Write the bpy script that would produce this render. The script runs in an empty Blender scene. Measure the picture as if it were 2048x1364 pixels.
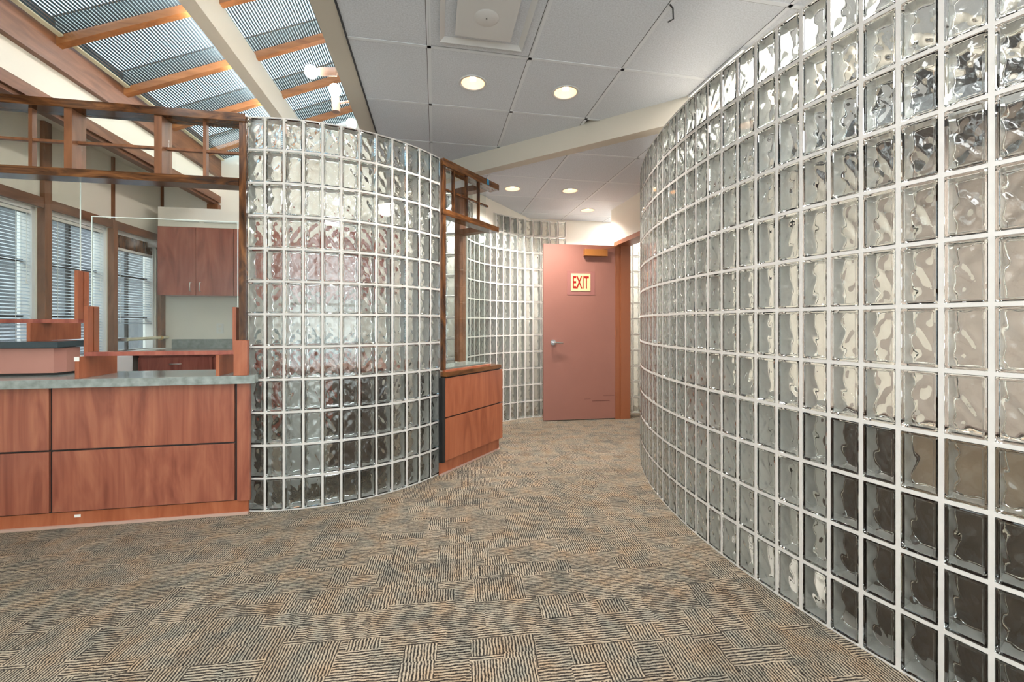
import bpy, bmesh, math, random
from mathutils import Vector, Matrix
random.seed(7)
S = bpy.context.scene
COL = S.collection

# ------------------------------------------------------------------ camera, sky, exposure
FPX, HOR, EYE = 835.14, 646.0, 1.1645          # focal length and horizon row for the 2048x1364 frame, eye height (m)
cd = bpy.data.cameras.new('camera'); cam = bpy.data.objects.new('camera', cd); COL.objects.link(cam)
cam.location = (0, 0, EYE); cam.rotation_euler = (math.pi/2, 0, 0)
cd.sensor_width = 36; cd.lens = FPX/2048*36; cd.shift_y = -(682-HOR)/2048; cd.clip_start = .02
S.camera = cam
w = bpy.data.worlds.new('world'); S.world = w; w.use_nodes = True
bg = w.node_tree.nodes['Background']
bg.inputs['Color'].default_value = (.92, .97, 1, 1); bg.inputs['Strength'].default_value = 2.4
vs = S.view_settings
vs.view_transform = 'Standard'; vs.look = 'None'; vs.gamma = 1; vs.use_curve_mapping = False; vs.exposure = 1.42
cy = S.cycles
cy.max_bounces = 18; cy.transmission_bounces = 18; cy.diffuse_bounces = 5; cy.glossy_bounces = 5; cy.use_light_tree = False; cy.use_adaptive_sampling = True; cy.adaptive_threshold = .05; cy.transparent_max_bounces = 24
cy.sample_clamp_indirect = 8; cy.use_denoising = True; cy.caustics_reflective = True; cy.blur_glossy = .5

# ------------------------------------------------------------------ frames
TH = math.radians(10.4); CT, ST = math.cos(TH), math.sin(TH)
def R(a, b): return (a*CT-b*ST, a*ST+b*CT)           # room axes: a along the reception counter, b towards the back wall
T2 = math.radians(57.3); C2, S2 = math.cos(T2), math.sin(T2); O2 = (-.55, 3.188)
def D2(s, n): return (O2[0]+s*C2-n*S2, O2[1]+s*S2+n*C2)   # side counter: s along its face, n into the reception
def Wd(x, y): return (x, y)

# ------------------------------------------------------------------ materials
MATS = {}
def newmat(name):
    m = bpy.data.materials.new(name); m.use_nodes = True
    nt = m.node_tree; p = nt.nodes['Principled BSDF']; MATS[name] = m
    return m, nt, p
def N(nt, t, **kw):
    n = nt.nodes.new(t)
    for k, v in kw.items():
        if k in n.inputs.keys(): n.inputs[k].default_value = v
        else: setattr(n, k, v)
    return n
def ramp(nt, fac, stops, interp='LINEAR'):
    r = nt.nodes.new('ShaderNodeValToRGB'); r.color_ramp.interpolation = interp
    els = r.color_ramp.elements
    while len(els) < len(stops): els.new(.5)
    for e, (pos, c) in zip(els, stops): e.position = pos; e.color = (*c, 1)
    nt.links.new(fac, r.inputs[0]); return r.outputs[0]
def coords(nt, scale=(1, 1, 1), rot=(0, 0, 0), kind='Object'):
    tc = nt.nodes.new('ShaderNodeTexCoord'); mp = nt.nodes.new('ShaderNodeMapping')
    mp.inputs['Scale'].default_value = scale; mp.inputs['Rotation'].default_value = rot
    nt.links.new(tc.outputs[kind], mp.inputs[0]); return mp.outputs[0]
def plain(name, col, rough=.6, metal=0, spec=.5, noise=0, nscale=30, bump=0):
    m, nt, p = newmat(name)
    p.inputs['Base Color'].default_value = (*col, 1); p.inputs['Roughness'].default_value = rough
    p.inputs['Metallic'].default_value = metal; p.inputs['Specular IOR Level'].default_value = spec
    if noise:
        v = coords(nt); n = N(nt, 'ShaderNodeTexNoise', Scale=nscale, Detail=5.0); nt.links.new(v, n.inputs['Vector'])
        lo = tuple(c*(1-noise) for c in col); hi = tuple(min(1, c*(1+noise)) for c in col)
        nt.links.new(ramp(nt, n.outputs[0], [(.3, lo), (.7, hi)]), p.inputs['Base Color'])
        if bump:
            b = N(nt, 'ShaderNodeBump', Strength=bump, Distance=.002); nt.links.new(n.outputs[0], b.inputs['Height']); nt.links.new(b.outputs[0], p.inputs['Normal'])
    return m
def wood(name, dark, mid, light, rough=.3, scale=(7, 7, 1.4), spec=.5, ang=0, perm=None):
    m, nt, p = newmat(name)
    oi = nt.nodes.new('ShaderNodeObjectInfo')
    tc = nt.nodes.new('ShaderNodeTexCoord'); mp = nt.nodes.new('ShaderNodeMapping')
    vr = N(nt, 'ShaderNodeVectorRotate', rotation_type='Z_AXIS'); vr.inputs['Angle'].default_value = -ang; nt.links.new(tc.outputs['Object'], vr.inputs['Vector'])
    sx_, sy_, sz_ = scale; mp.inputs['Scale'].default_value = scale if perm is None else ((sz_, sy_, sx_) if perm == 'x' else (sx_, sz_, sy_))
    sc = N(nt, 'ShaderNodeVectorMath', operation='SCALE'); sc.inputs[3].default_value = 7.0
    cx = nt.nodes.new('ShaderNodeCombineXYZ'); nt.links.new(oi.outputs['Random'], cx.inputs[0]); nt.links.new(oi.outputs['Random'], cx.inputs[2])
    nt.links.new(cx.outputs[0], sc.inputs[0])
    ad = N(nt, 'ShaderNodeVectorMath', operation='ADD'); nt.links.new(vr.outputs[0], ad.inputs[0]); nt.links.new(sc.outputs[0], ad.inputs[1])
    nt.links.new(ad.outputs[0], mp.inputs[0])
    n1 = N(nt, 'ShaderNodeTexNoise', Scale=1.0, Detail=3.0, Distortion=2.2); nt.links.new(mp.outputs[0], n1.inputs['Vector'])
    mp2 = nt.nodes.new('ShaderNodeMapping'); mp2.inputs['Scale'].default_value = (12, 12, .8) if perm is None else ((.8, 12, 12) if perm == 'x' else (12, .8, 12)); nt.links.new(mp.outputs[0], mp2.inputs[0])
    n2 = N(nt, 'ShaderNodeTexNoise', Scale=1.0, Detail=4.0); nt.links.new(mp2.outputs[0], n2.inputs['Vector'])
    mx = N(nt, 'ShaderNodeMath', operation='MULTIPLY_ADD'); mx.inputs[1].default_value = .24
    nt.links.new(n2.outputs[0], mx.inputs[0]); 
    mm = N(nt, 'ShaderNodeMath', operation='MULTIPLY'); mm.inputs[1].default_value = .82; nt.links.new(n1.outputs[0], mm.inputs[0]); nt.links.new(mm.outputs[0], mx.inputs[2])
    nt.links.new(ramp(nt, mx.outputs[0], [(.36, dark), (.52, mid), (.72, light)]), p.inputs['Base Color'])
    p.inputs['Roughness'].default_value = rough; p.inputs['Specular IOR Level'].default_value = spec
    return m
def emis(name, col, strength):
    m, nt, p = newmat(name)
    p.inputs['Base Color'].default_value = (*col, 1); p.inputs['Emission Color'].default_value = (*col, 1); p.inputs['Emission Strength'].default_value = strength
    return m

m, nt, p = newmat('glass_block')                       # solid cast glass
nt.nodes.remove(p); g = N(nt, 'ShaderNodeBsdfGlass', IOR=1.46, Roughness=0.0); g.inputs['Color'].default_value = (.994, 1, .996, 1)
nt.links.new(g.outputs[0], nt.nodes['Material Output'].inputs[0])
def thin_glass(name, tint):
    m, nt, p = newmat(name); nt.nodes.remove(p)
    t = N(nt, 'ShaderNodeBsdfTransparent'); t.inputs[0].default_value = (*tint, 1)
    gl = N(nt, 'ShaderNodeBsdfGlossy', Roughness=.005); f = N(nt, 'ShaderNodeLayerWeight', Blend=.5)
    mx = nt.nodes.new('ShaderNodeMixShader')
    pw = N(nt, 'ShaderNodeMath', operation='POWER'); pw.inputs[1].default_value = 5; nt.links.new(f.outputs['Facing'], pw.inputs[0])
    ma = N(nt, 'ShaderNodeMath', operation='MULTIPLY_ADD'); ma.inputs[1].default_value = .9; ma.inputs[2].default_value = .035; nt.links.new(pw.outputs[0], ma.inputs[0])
    nt.links.new(ma.outputs[0], mx.inputs[0]); nt.links.new(t.outputs[0], mx.inputs[1]); nt.links.new(gl.outputs[0], mx.inputs[2])
    nt.links.new(mx.outputs[0], nt.nodes['Material Output'].inputs[0])
thin_glass('pane', (.95, .975, .965)); thin_glass('pane_dimmed', (.62, .75, .83))
plain('mortar', (.55, .52, .485), .85, noise=.05, nscale=18)
plain('edge_coating', (.92, .895, .85), .8)
plain('cream', (.76, .715, .625), .7, noise=.02, nscale=3)
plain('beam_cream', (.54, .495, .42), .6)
plain('glass_edge', (.72, .80, .76), .2)
plain('taupe', (.40, .335, .295), .7)
plain('white_wall', (.78, .76, .72), .7)
plain('white_panel', (.72, .73, .70), .5)
plain('tile', (.60, .63, .68), .9, noise=.13, nscale=130, bump=.5)
plain('tbar', (.66, .69, .73), .5)
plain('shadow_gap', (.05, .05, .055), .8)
plain('black', (.012, .011, .011), .5)
wood('cherry', (.20, .058, .036), (.285, .090, .054), (.38, .14, .08), .28)
wood('cherry_red', (.22, .055, .040), (.30, .083, .058), (.38, .12, .08), .22)
wood('cherry_orange', (.25, .066, .028), (.32, .092, .040), (.40, .13, .06), .3)
wood('walnut', (.022, .008, .004), (.075, .028, .010), (.20, .080, .026), .16, (14, 14, 3))
wood('trim_brown', (.115, .042, .016), (.18, .068, .026), (.25, .10, .043), .4)
wood('walnut_rail', (.022, .008, .004), (.085, .032, .011), (.20, .080, .026), .16, (14, 14, 3), ang=TH, perm='x')
wood('walnut_rail2', (.05, .018, .007), (.12, .045, .014), (.22, .085, .026), .16, (14, 14, 3), ang=T2, perm='x')
wood('trim_long', (.105, .038, .016), (.165, .064, .027), (.23, .095, .045), .4, ang=TH, perm='y')
wood('rafter_wood', (.26, .095, .028), (.36, .14, .045), (.45, .19, .07), .4, ang=TH, perm='x')
plain('counter_grey', (.24, .27, .255), .16, noise=.28, nscale=22)
plain('counter_dark', (.03, .05, .06), .12)
plain('pink_laminate', (.42, .20, .16), .3, noise=.06, nscale=5)
plain('door_paint', (.245, .102, .076), .5, noise=.04, nscale=3)
plain('bronze', (.34, .13, .03), .4, .2)
plain('frame_brown', (.24, .075, .028), .4)
plain('chrome', (.62, .62, .63), .25, 1)
plain('nickel', (.66, .62, .57), .3, 1)
plain('white_plastic', (.75, .74, .70), .35)
plain('blind', (.38, .46, .54), .4)
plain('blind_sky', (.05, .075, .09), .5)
plain('white_paint', (.80, .80, .79), .4)
plain('pan_grey', (.26, .26, .26), .6)  # grime and recess shade put into the grey of the diffuser pans
plain('white_metal', (.60, .60, .60), .45)
plain('exterior', (.010, .016, .024), .7, noise=.3, nscale=.8)
plain('sign_face', (.80, .50, .26), .4)
plain('sign_plate', (.27, .115, .10), .12)
plain('sign_red', (.28, .006, .006), .4)
plain('tape_blue', (.01, .20, .36), .5)
plain('scuff', (.12, .035, .025), .6)
plain('socket_pink', (.46, .31, .25), .35)
plain('brass', (.55, .32, .10), .3, .6)
plain('vinyl', (.62, .60, .56), .4)
plain('tan', (.50, .36, .25), .4)
plain('pale_rod', (.62, .57, .40), .4)
plain('dark_furniture', (.060, .028, .020), .35)
plain('white_radiator', (.80, .80, .78), .4)
emis('bulb', (1, .92, .80), 50)
emis('fill_lens_cool', (.96, .98, 1), 18)
emis('fill_lens_warm', (1, .95, .88), 17)
emis('fill_strip_lens', (1, .97, .92), 11)
emis('lamp_warm', (1, .66, .34), .42)
emis('lamp_hot', (1, .88, .66), 2.5)
m, nt, p = newmat('can_gold'); p.inputs['Base Color'].default_value = (.78, .52, .26, 1); p.inputs['Roughness'].default_value = .3; p.inputs['Metallic'].default_value = .4
# carpet: patches of ribbed loop pile, each patch ribbed along one of the two weave axes
m, nt, p = newmat('carpet')
L = nt.links.new
v = coords(nt, rot=(0, 0, math.radians(-7)))
def mth(op, a, b=None, c=None):
    n = N(nt, 'ShaderNodeMath', operation=op)
    for k, q in enumerate((a, b, c)):
        if q is None: continue
        if isinstance(q, (int, float)): n.inputs[k].default_value = q
        else: L(q, n.inputs[k])
    return n.outputs[0]
xyz = nt.nodes.new('ShaderNodeSeparateXYZ'); L(v, xyz.inputs[0]); PX, PY = xyz.outputs[0], xyz.outputs[1]
nz = N(nt, 'ShaderNodeTexNoise', Scale=30.0, Detail=2.0); L(v, nz.inputs['Vector'])
nzl = N(nt, 'ShaderNodeTexNoise', Scale=7.0, Detail=2.0); L(v, nzl.inputs['Vector'])
def layer(sx, sy, pitch, off):
    row = mth('FLOOR', mth('MULTIPLY_ADD', PY, sy, off))
    wr = N(nt, 'ShaderNodeTexWhiteNoise', noise_dimensions='1D'); L(row, wr.inputs['W'])
    col = mth('FLOOR', mth('ADD', mth('MULTIPLY_ADD', PX, sx, off*3), mth('MULTIPLY', wr.outputs['Value'], 9.0)))
    cb = nt.nodes.new('ShaderNodeCombineXYZ'); L(col, cb.inputs[0]); L(row, cb.inputs[1])
    wn = N(nt, 'ShaderNodeTexWhiteNoise', noise_dimensions='2D'); L(cb.outputs[0], wn.inputs['Vector'])
    sp = nt.nodes.new('ShaderNodeSeparateColor'); L(wn.outputs['Color'], sp.inputs[0])
    gt = mth('GREATER_THAN', sp.outputs[0], .5)
    mix = nt.nodes.new('ShaderNodeMix'); L(gt, mix.inputs[0]); L(PX, mix.inputs[2]); L(PY, mix.inputs[3])
    wob = mth('MULTIPLY_ADD', nz.outputs[0], .012, mix.outputs[0])
    ph = mth('ADD', mth('MULTIPLY', wob, 2*math.pi/pitch), mth('MULTIPLY', sp.outputs[1], 40.0))
    return mth('MULTIPLY_ADD', mth('SINE', ph), .5, .5), sp
h1, s1 = layer(8.5, 13.0, .0115, 0.3)
h2, s2 = layer(4.5, 6.5, .0105, 5.3)
pick = N(nt, 'ShaderNodeMath', operation='GREATER_THAN'); pick.inputs[1].default_value = .62; L(s2.outputs[2], pick.inputs[0])
hm = nt.nodes.new('ShaderNodeMix'); L(pick.outputs[0], hm.inputs[0]); L(h1, hm.inputs[2]); L(h2, hm.inputs[3])
fine = N(nt, 'ShaderNodeTexNoise', Scale=260.0, Detail=3.0); L(v, fine.inputs['Vector'])
mid_ = N(nt, 'ShaderNodeTexNoise', Scale=75.0, Detail=4.0, Roughness=.65); L(v, mid_.inputs['Vector'])
hm_ = mth('ADD', hm.outputs[0], mth('MULTIPLY_ADD', mid_.outputs[0], 1.5, -.75))
hh = N(nt, 'ShaderNodeMath', operation='MULTIPLY_ADD'); hh.inputs[1].default_value = .55; L(fine.outputs[0], hh.inputs[0]); 
hs = N(nt, 'ShaderNodeMath', operation='MULTIPLY'); hs.inputs[1].default_value = .58; L(hm_, hs.inputs[0]); L(hs.outputs[0], hh.inputs[2])
base = ramp(nt, hh.outputs[0], [(.22, (.014, .012, .011)), (.40, (.058, .049, .041)), (.60, (.20, .165, .125)), (.82, (.38, .32, .245))])
big = N(nt, 'ShaderNodeTexNoise', Scale=9.0, Detail=3.0); L(v, big.inputs['Vector'])
tint = ramp(nt, big.outputs[0], [(.34, (.74, .80, .83)), (.5, (1, .98, .95)), (.70, (1.0, .86, .74))])
cell = ramp(nt, s1.outputs[2], [(0, (.74, .75, .76)), (.5, (.95, .94, .92)), (1, (1, 1, 1))])
m1 = nt.nodes.new('ShaderNodeMix'); m1.data_type = 'RGBA'; m1.blend_type = 'MULTIPLY'; m1.inputs[0].default_value = 1; L(base, m1.inputs[6]); L(tint, m1.inputs[7])
m2 = nt.nodes.new('ShaderNodeMix'); m2.data_type = 'RGBA'; m2.blend_type = 'MULTIPLY'; m2.inputs[0].default_value = 1; L(m1.outputs[2], m2.inputs[6]); L(cell, m2.inputs[7])
L(m2.outputs[2], p.inputs['Base Color']); p.inputs['Roughness'].default_value = .95; p.inputs['Specular IOR Level'].default_value = .1
b = N(nt, 'ShaderNodeBump', Strength=.6, Distance=.004); L(hh.outputs[0], b.inputs['Height']); L(b.outputs[0], p.inputs['Normal'])

# ------------------------------------------------------------------ building helpers
WL = {}
def props(o, label=None, cat=None, group=None, kind=None):
    if label: o['label'] = label
    if cat: o['category'] = cat
    if group: o['group'] = group
    if kind: o['kind'] = kind
    return o
def place(o, world, parent=None):
    COL.objects.link(o); wv = Vector(world); WL[o.name] = wv
    if parent is not None: o.parent = parent; o.location = wv-WL[parent.name]
    else: o.location = wv
    return o
def empty(name, loc, label=None, cat=None, group=None, kind=None):
    o = bpy.data.objects.new(name, None); o.empty_display_size = .05
    place(o, loc); return props(o, label, cat, group, kind)
def inst(mesh, name, world, rotz=0, parent=None):
    o = bpy.data.objects.new(name, mesh); place(o, world, parent); o.rotation_euler = (0, 0, rotz); return o
HEX = [(0, 3, 2, 1), (4, 5, 6, 7), (0, 1, 5, 4), (1, 2, 6, 5), (2, 3, 7, 6), (3, 0, 4, 7)]
class MB:
    def __init__(s): s.v = []; s.f = []; s.sm = []
    def add(s, v, f, smooth=False):
        o = len(s.v); s.v += [tuple(q) for q in v]; s.f += [tuple(i+o for i in q) for q in f]; s.sm += [smooth]*len(f); return s
    def hexa(s, v): return s.add(v, HEX)
    def box(s, F, a0, a1, b0, b1, z0, z1):
        a0, a1 = min(a0, a1), max(a0, a1); b0, b1 = min(b0, b1), max(b0, b1)
        c = [F(a0, b0), F(a1, b0), F(a1, b1), F(a0, b1)]
        return s.hexa([(x, y, z0) for x, y in c]+[(x, y, z1) for x, y in c])
    def prism(s, poly, z0, z1):
        n = len(poly); v = [(x, y, z0) for x, y in poly]+[(x, y, z1) for x, y in poly]
        f = [tuple(range(n))[::-1], tuple(range(n, 2*n))]+[(i, (i+1) % n, n+(i+1) % n, n+i) for i in range(n)]
        return s.add(v, f)
    def tube(s, pts, r, n=10, caps=True):
        pts = [Vector(q) for q in pts]; rs = r if isinstance(r, (list, tuple)) else [r]*len(pts)
        v = []; up = None
        for i, q in enumerate(pts):
            t = (pts[min(i+1, len(pts)-1)]-pts[max(i-1, 0)]).normalized()
            if up is None:
                up = t.orthogonal().normalized()
            up = (up-t*up.dot(t)).normalized(); sd = t.cross(up)
            v += [q+(up*math.cos(2*math.pi*k/n)+sd*math.sin(2*math.pi*k/n))*rs[i] for k in range(n)]
        f = [(i*n+k, i*n+(k+1) % n, (i+1)*n+(k+1) % n, (i+1)*n+k) for i in range(len(pts)-1) for k in range(n)]
        s.add(v, f, True)
        if caps:
            o = len(s.v); s.add(v[:n], [tuple(range(n))[::-1]]); s.add(v[-n:], [tuple(range(n))])
        return s
    def lathe(s, c, prof, n=24):
        c = Vector(c); v = []; f = []
        for r, z in prof: v += [c+Vector((r*math.cos(2*math.pi*k/n), r*math.sin(2*math.pi*k/n), z)) for k in range(n)]
        for i in range(len(prof)-1): f += [(i*n+k, i*n+(k+1) % n, (i+1)*n+(k+1) % n, (i+1)*n+k) for k in range(n)]
        return s.add(v, f, True)
    def ball(s, c, r, n=20, sq=1.0):
        return s.lathe(c, [(max(1e-4, r*math.sin(math.pi*i/12)), -r*sq*math.cos(math.pi*i/12)) for i in range(13)], n)
    def mesh(s, name, mat, origin=(0, 0, 0), bevel=0):
        me = bpy.data.meshes.new(name); ox = Vector(origin)
        me.from_pydata([Vector(q)-ox for q in s.v], [], s.f); me.polygons.foreach_set('use_smooth', s.sm)
        bm = bmesh.new(); bm.from_mesh(me)
        bmesh.ops.recalc_face_normals(bm, faces=bm.faces)
        if bevel: bmesh.ops.bevel(bm, geom=list(bm.edges), offset=bevel, segments=2, affect='EDGES', profile=.7)
        bm.to_mesh(me); bm.free(); me.materials.append(MATS[mat]); return me
    def build(s, name, mat, parent=None, bevel=0, label=None, cat=None, group=None, kind=None):
        xs, ys, zs = zip(*s.v); o = ((min(xs)+max(xs))/2, (min(ys)+max(ys))/2, min(zs))
        ob = bpy.data.objects.new(name, s.mesh(name, mat, o, bevel)); place(ob, o, parent)
        return props(ob, label, cat, group, kind)
def box(name, mat, F, a0, a1, b0, b1, z0, z1, parent=None, bevel=0, **kw):
    return MB().box(F, a0, a1, b0, b1, z0, z1).build(name, mat, parent, bevel, **kw)
def P3(F, a, b, z): x, y = F(a, b); return (x, y, z)

# ------------------------------------------------------------------ glass block
def block_mesh(name, w, d, h, ph):
    bm = bmesh.new()
    def loop(inset, y, r):
        hw, hh = w/2-inset, h/2-inset; pts = []
        for cx_, cz_, a0 in ((hw-r, hh-r, 0), (-hw+r, hh-r, 90), (-hw+r, -hh+r, 180), (hw-r, -hh+r, 270)):
            for k in range(4): a = math.radians(a0+k*30); pts.append((cx_+r*math.cos(a), y, cz_+r*math.sin(a)))
        return [bm.verts.new(q) for q in pts]
    prof = [(0, d/2-.005, .006), (.0012, d/2-.0016, .006), (.0045, d/2, .006), (.0085, d/2, .006), (.0112, d/2-.0022, .006)]
    rings = [loop(i_, -y, r) for i_, y, r in prof[::-1]]+[loop(i_, y, r) for i_, y, r in prof]
    for k in range(len(rings)-1):
        for q in range(16):
            f = bm.faces.new((rings[k][q], rings[k][(q+1) % 16], rings[k+1][(q+1) % 16], rings[k+1][q])); f.smooth = False
    bm.faces.new(rings[0][::-1]); bm.faces.new(rings[-1])
    bmesh.ops.recalc_face_normals(bm, faces=bm.faces)
    cw, cd_, ch = w/2-.0075, d/2-.0100, h/2-.0075
    nx, nz = 11, 20
    def wave(u, t, s):
        x, z = u*w*.5, t*h*.5
        f = math.sin(95*x+2.0*math.sin(42*z+ph+s)+ph)+.8*math.sin(70*z+1.7*math.sin(60*x-ph)+s*2)+.5*math.sin(120*x+90*z+ph*2+s)
        fade = min(1, (1-abs(u))*5)*min(1, (1-abs(t))*9)
        return .0014*f*fade
    for s in (-1, 1):
        g = [[bm.verts.new((cw*(2*i/nx-1), s*(cd_+wave(2*i/nx-1, 2*j/nz-1, s)), ch*(2*j/nz-1))) for i in range(nx+1)] for j in range(nz+1)]
        for j in range(nz):
            for i in range(nx):
                q = [g[j][i], g[j][i+1], g[j+1][i+1], g[j+1][i]]
                if s < 0: q = q[::-1]            # normals into the hollow
                f = bm.faces.new(q); f.smooth = True
    # hollow side walls
    c = [(-cw, -ch), (cw, -ch), (cw, ch), (-cw, ch)]
    for k in range(4):
        (x0, z0), (x1, z1) = c[k], c[(k+1) % 4]
        q = [bm.verts.new(t) for t in ((x0, -cd_, z0), (x1, -cd_, z1), (x1, cd_, z1), (x0, cd_, z0))]
        f = bm.faces.new(q); f.normal_update()
        cen = f.calc_center_median()
        if f.normal.dot(cen) > 0: f.normal_flip()
    me = bpy.data.meshes.new(name); bm.to_mesh(me); bm.free(); me.materials.append(MATS['glass_block']); return me
M = .2032; BH, BD = .1895, .080
BLK = {w_: [block_mesh('glass_block', w_, BD, BH, ph) for ph in (.4, 2.2)] for w_ in (.092, .097)}
def glass_wall(name, pts, bw, label, first=0, last=None, rows=12, side=1):
    """pts: joint points along the face (left to right as seen); blocks between consecutive points. blocks first..last-1 are parts, the rest one stuff part"""
    n = len(pts)-1; last = n if last is None else last
    nrm = []
    for i in range(n):
        t = (Vector(pts[i+1])-Vector(pts[i])).normalized(); nrm.append((t, Vector((-t.y, t.x))*side))   # normal pointing away from the viewer
    quads = []
    for i in range(n):
        t, nn = nrm[i]; c = (Vector(pts[i])+Vector(pts[i+1]))/2
        quads.append((c-t*(bw/2+.0004), c+t*(bw/2+.0004), nn))
    mb = MB(); d0, d1 = .0025, BD-.0025; H = rows*M
    for i in range(n+1):                                    # upright joints
        l = quads[i-1][1] if i > 0 else Vector(pts[0]); ln = quads[i-1][2] if i > 0 else quads[0][2]
        r = quads[i][0] if i < n else Vector(pts[n]); rn = quads[i][2] if i < n else quads[n-1][2]
        poly = [l+ln*d0, r+rn*d0, r+rn*d1, l+ln*d1]
        mb.prism([tuple(q) for q in poly], 0, H)
    hz = (M-BH)/2-.0004
    for i in range(n):                                      # bed joints
        l, r, nn = quads[i]
        poly = [tuple(l+nn*d0), tuple(r+nn*d0), tuple(r+nn*d1), tuple(l+nn*d1)]
        for j in range(rows+1):
            mb.prism(poly, max(0, j*M-hz), min(H, j*M+hz))
    wall = mb.build(name, 'mortar', label=label, kind='structure')
    wall.data.materials.append(MATS['edge_coating'])                   # white latex coat on the block edges
    for pl in wall.data.polygons:
        c_ = pl.center+WL[wall.name]
        i_ = min(range(n), key=lambda k: ((quads[k][0].x+quads[k][1].x)/2-c_.x)**2+((quads[k][0].y+quads[k][1].y)/2-c_.y)**2)
        if abs(pl.normal.xy.dot(nrm[i_][1])) < .5: pl.material_index = 1
    stuff = bmesh.new()
    for i in range(n):
        t, nn = nrm[i]; c = (Vector(pts[i])+Vector(pts[i+1]))/2+nn*(BD/2); ang = math.atan2(t.y, t.x)
        for j in range(rows):
            me = BLK[bw][0]; rz = ang+(math.pi if (i+j) % 5 == 0 else 0)
            if (i*3+j*7) % 4 == 1: me = BLK[bw][1]
            loc = (c.x, c.y, (j+.5)*M)
            if first <= i < last: inst(me, 'glass_block', loc, rz, wall)
            else:
                k = len(stuff.verts); stuff.from_mesh(me); stuff.verts.ensure_lookup_table()
                bmesh.ops.transform(stuff, matrix=Matrix.Translation(Vector(loc)-WL[wall.name]) @ Matrix.Rotation(rz, 4, 'Z'), verts=stuff.verts[k:])
    if len(stuff.verts):
        me = bpy.data.meshes.new('glass_blocks'); stuff.to_mesh(me); me.materials.append(MATS['glass_block'])
        o = bpy.data.objects.new('glass_blocks', me); place(o, WL[wall.name], wall); o['kind'] = 'stuff'
    stuff.free(); return wall
# right wall: arc bulging towards the viewer
def Rp(i): a = -.0637+i*.1057/3.0507; return (4.0311-3.0507*math.cos(a), 2.743-3.0507*math.sin(a))
glass_wall('wall_right', [Rp(i) for i in range(-12, 27)], .092, 'long curved wall of clear wavy glass blocks in white mortar on the right', 9, 34, side=1)
def Lp(i): a = -.0215+i*.1113/1.1852; return (-1.6123+1.1852*math.sin(a), 3.7577-1.1852*math.cos(a))
glass_wall('wall_left', [Lp(i) for i in range(13)], .097, 'curved glass block wall beside the reception counter', side=1)
def Fp(i): a = -.181-i*.1073/1.1444; return (.6734+1.1444*math.sin(a), 4.0815+1.1444*math.cos(a))
glass_wall('wall_far', [Fp(i) for i in range(13, -3, -1)], .092, 'hollow curved glass block wall behind the open door', side=1)
glass_wall('wall_inner', [(-.655, 4.06), (-.548, 4.06)], .092, 'single upright column of glass blocks inside the reception window')
glass_wall('wall_beyond', [(1.455+.1065*i, 5.40) for i in range(5)], .092, 'glass block wall seen through the doorway')

# ------------------------------------------------------------------ shell
ZN, ZF, ZG = 2.7215, 2.570, 2.4384            # main ceiling, lower hall ceiling, top of the glass block walls
fl = MB(); fl.add([(-6, -3.2, 0), (6.5, -3.2, 0), (6.5, 7.5, 0), (-6, 7.5, 0)], [(0, 1, 2, 3)])
fl.build('floor', 'carpet', label='patchwork ribbed loop carpet in brown and beige', kind='structure')
bkw = MB(); bkw.box(R, -3.25, 3.6, 5.5, 5.62, 0, 3.0); bkw.box(R, -.56, 3.6, 5.5, 5.62, 3.0, 4.0); bkw.box(R, -3.25, -2.5, 5.5, 5.62, 3.0, 3.2)
bkw.hexa([P3(R, -2.5, 5.5, 3.0), P3(R, -.56, 5.5, 3.0), P3(R, -.56, 5.62, 3.0), P3(R, -2.5, 5.62, 3.0), P3(R, -2.5, 5.5, 3.2), P3(R, -.56, 5.5, 4.0), P3(R, -.56, 5.62, 4.0), P3(R, -2.5, 5.62, 3.2)])
bkw.build('wall_back', 'cream', label='cream back wall of the reception', kind='structure')
# window wall, with its openings
WA = -3.118
WIN = [(2.58, 3.24), (3.31, 3.975), (4.04, 4.706), (4.76, 5.42)]
SILL, HEAD = .88, 2.09
ww = MB(); ww.box(R, WA-.14, WA, -2.3, 5.5, 0, SILL); ww.box(R, WA-.14, WA, -2.3, 5.5, HEAD, 2.80); ww.box(R, WA-.14, WA, -2.3, WIN[0][0], SILL, HEAD)
for k in range(3): ww.box(R, WA-.14, WA-.02, WIN[k][1], WIN[k+1][0], SILL, HEAD)
ww.box(R, WA-.14, WA, WIN[3][1], 5.5, SILL, HEAD)
wwall = ww.build('wall_window', 'cream', label='cream wall holding the row of windows with blinds', kind='structure')
box('head_rail', 'trim_long', R, WA, WA+.03, 2.4, 5.5, HEAD, HEAD+.08, wwall)
for b0, b1 in ((3.24, 3.31), (3.975, 4.04), (4.706, 4.76), (5.42, 5.5)):
    box('mullion', 'trim_brown', R, WA-.02, WA+.034, b0, b1, SILL-.03, 2.79 if b0 < 4.1 else HEAD+.082, wwall, .003)
box('batten', 'trim_brown', R, WA, WA+.02, 4.722, 4.746, HEAD+.083, 2.79, wwall)
box('sill', 'white_paint', R, WA-.12, WA+.06, 2.5, 5.46, SILL-.03, SILL, wwall)
box('batten', 'trim_brown', R, WA, WA+.02, 5.47, 5.495, HEAD+.3, 2.79, wwall)
so = box('ceiling_soffit', 'cream', R, WA, -2.56, -2.3, 5.5, 2.79, 2.84, label='narrow cream soffit above the windows', kind='structure')
uw = box('wall_upper', 'cream', R, -2.58, -2.53, -2.3, 5.5, 2.66, 2.92, label='cream strip of wall between the two long brown beams', kind='structure')
b2 = empty('trim_1', P3(R, -2.545, 4, 2.57), 'lower long brown beam above the windows ending in a short post', kind='structure')
box('beam', 'trim_long', R, -2.60, -2.505, -2.3, 5.5, 2.585, 2.665, b2); box('lip', 'trim_long', R, -2.60, -2.53, -2.3, 5.5, 2.56, 2.585, b2)
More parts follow.
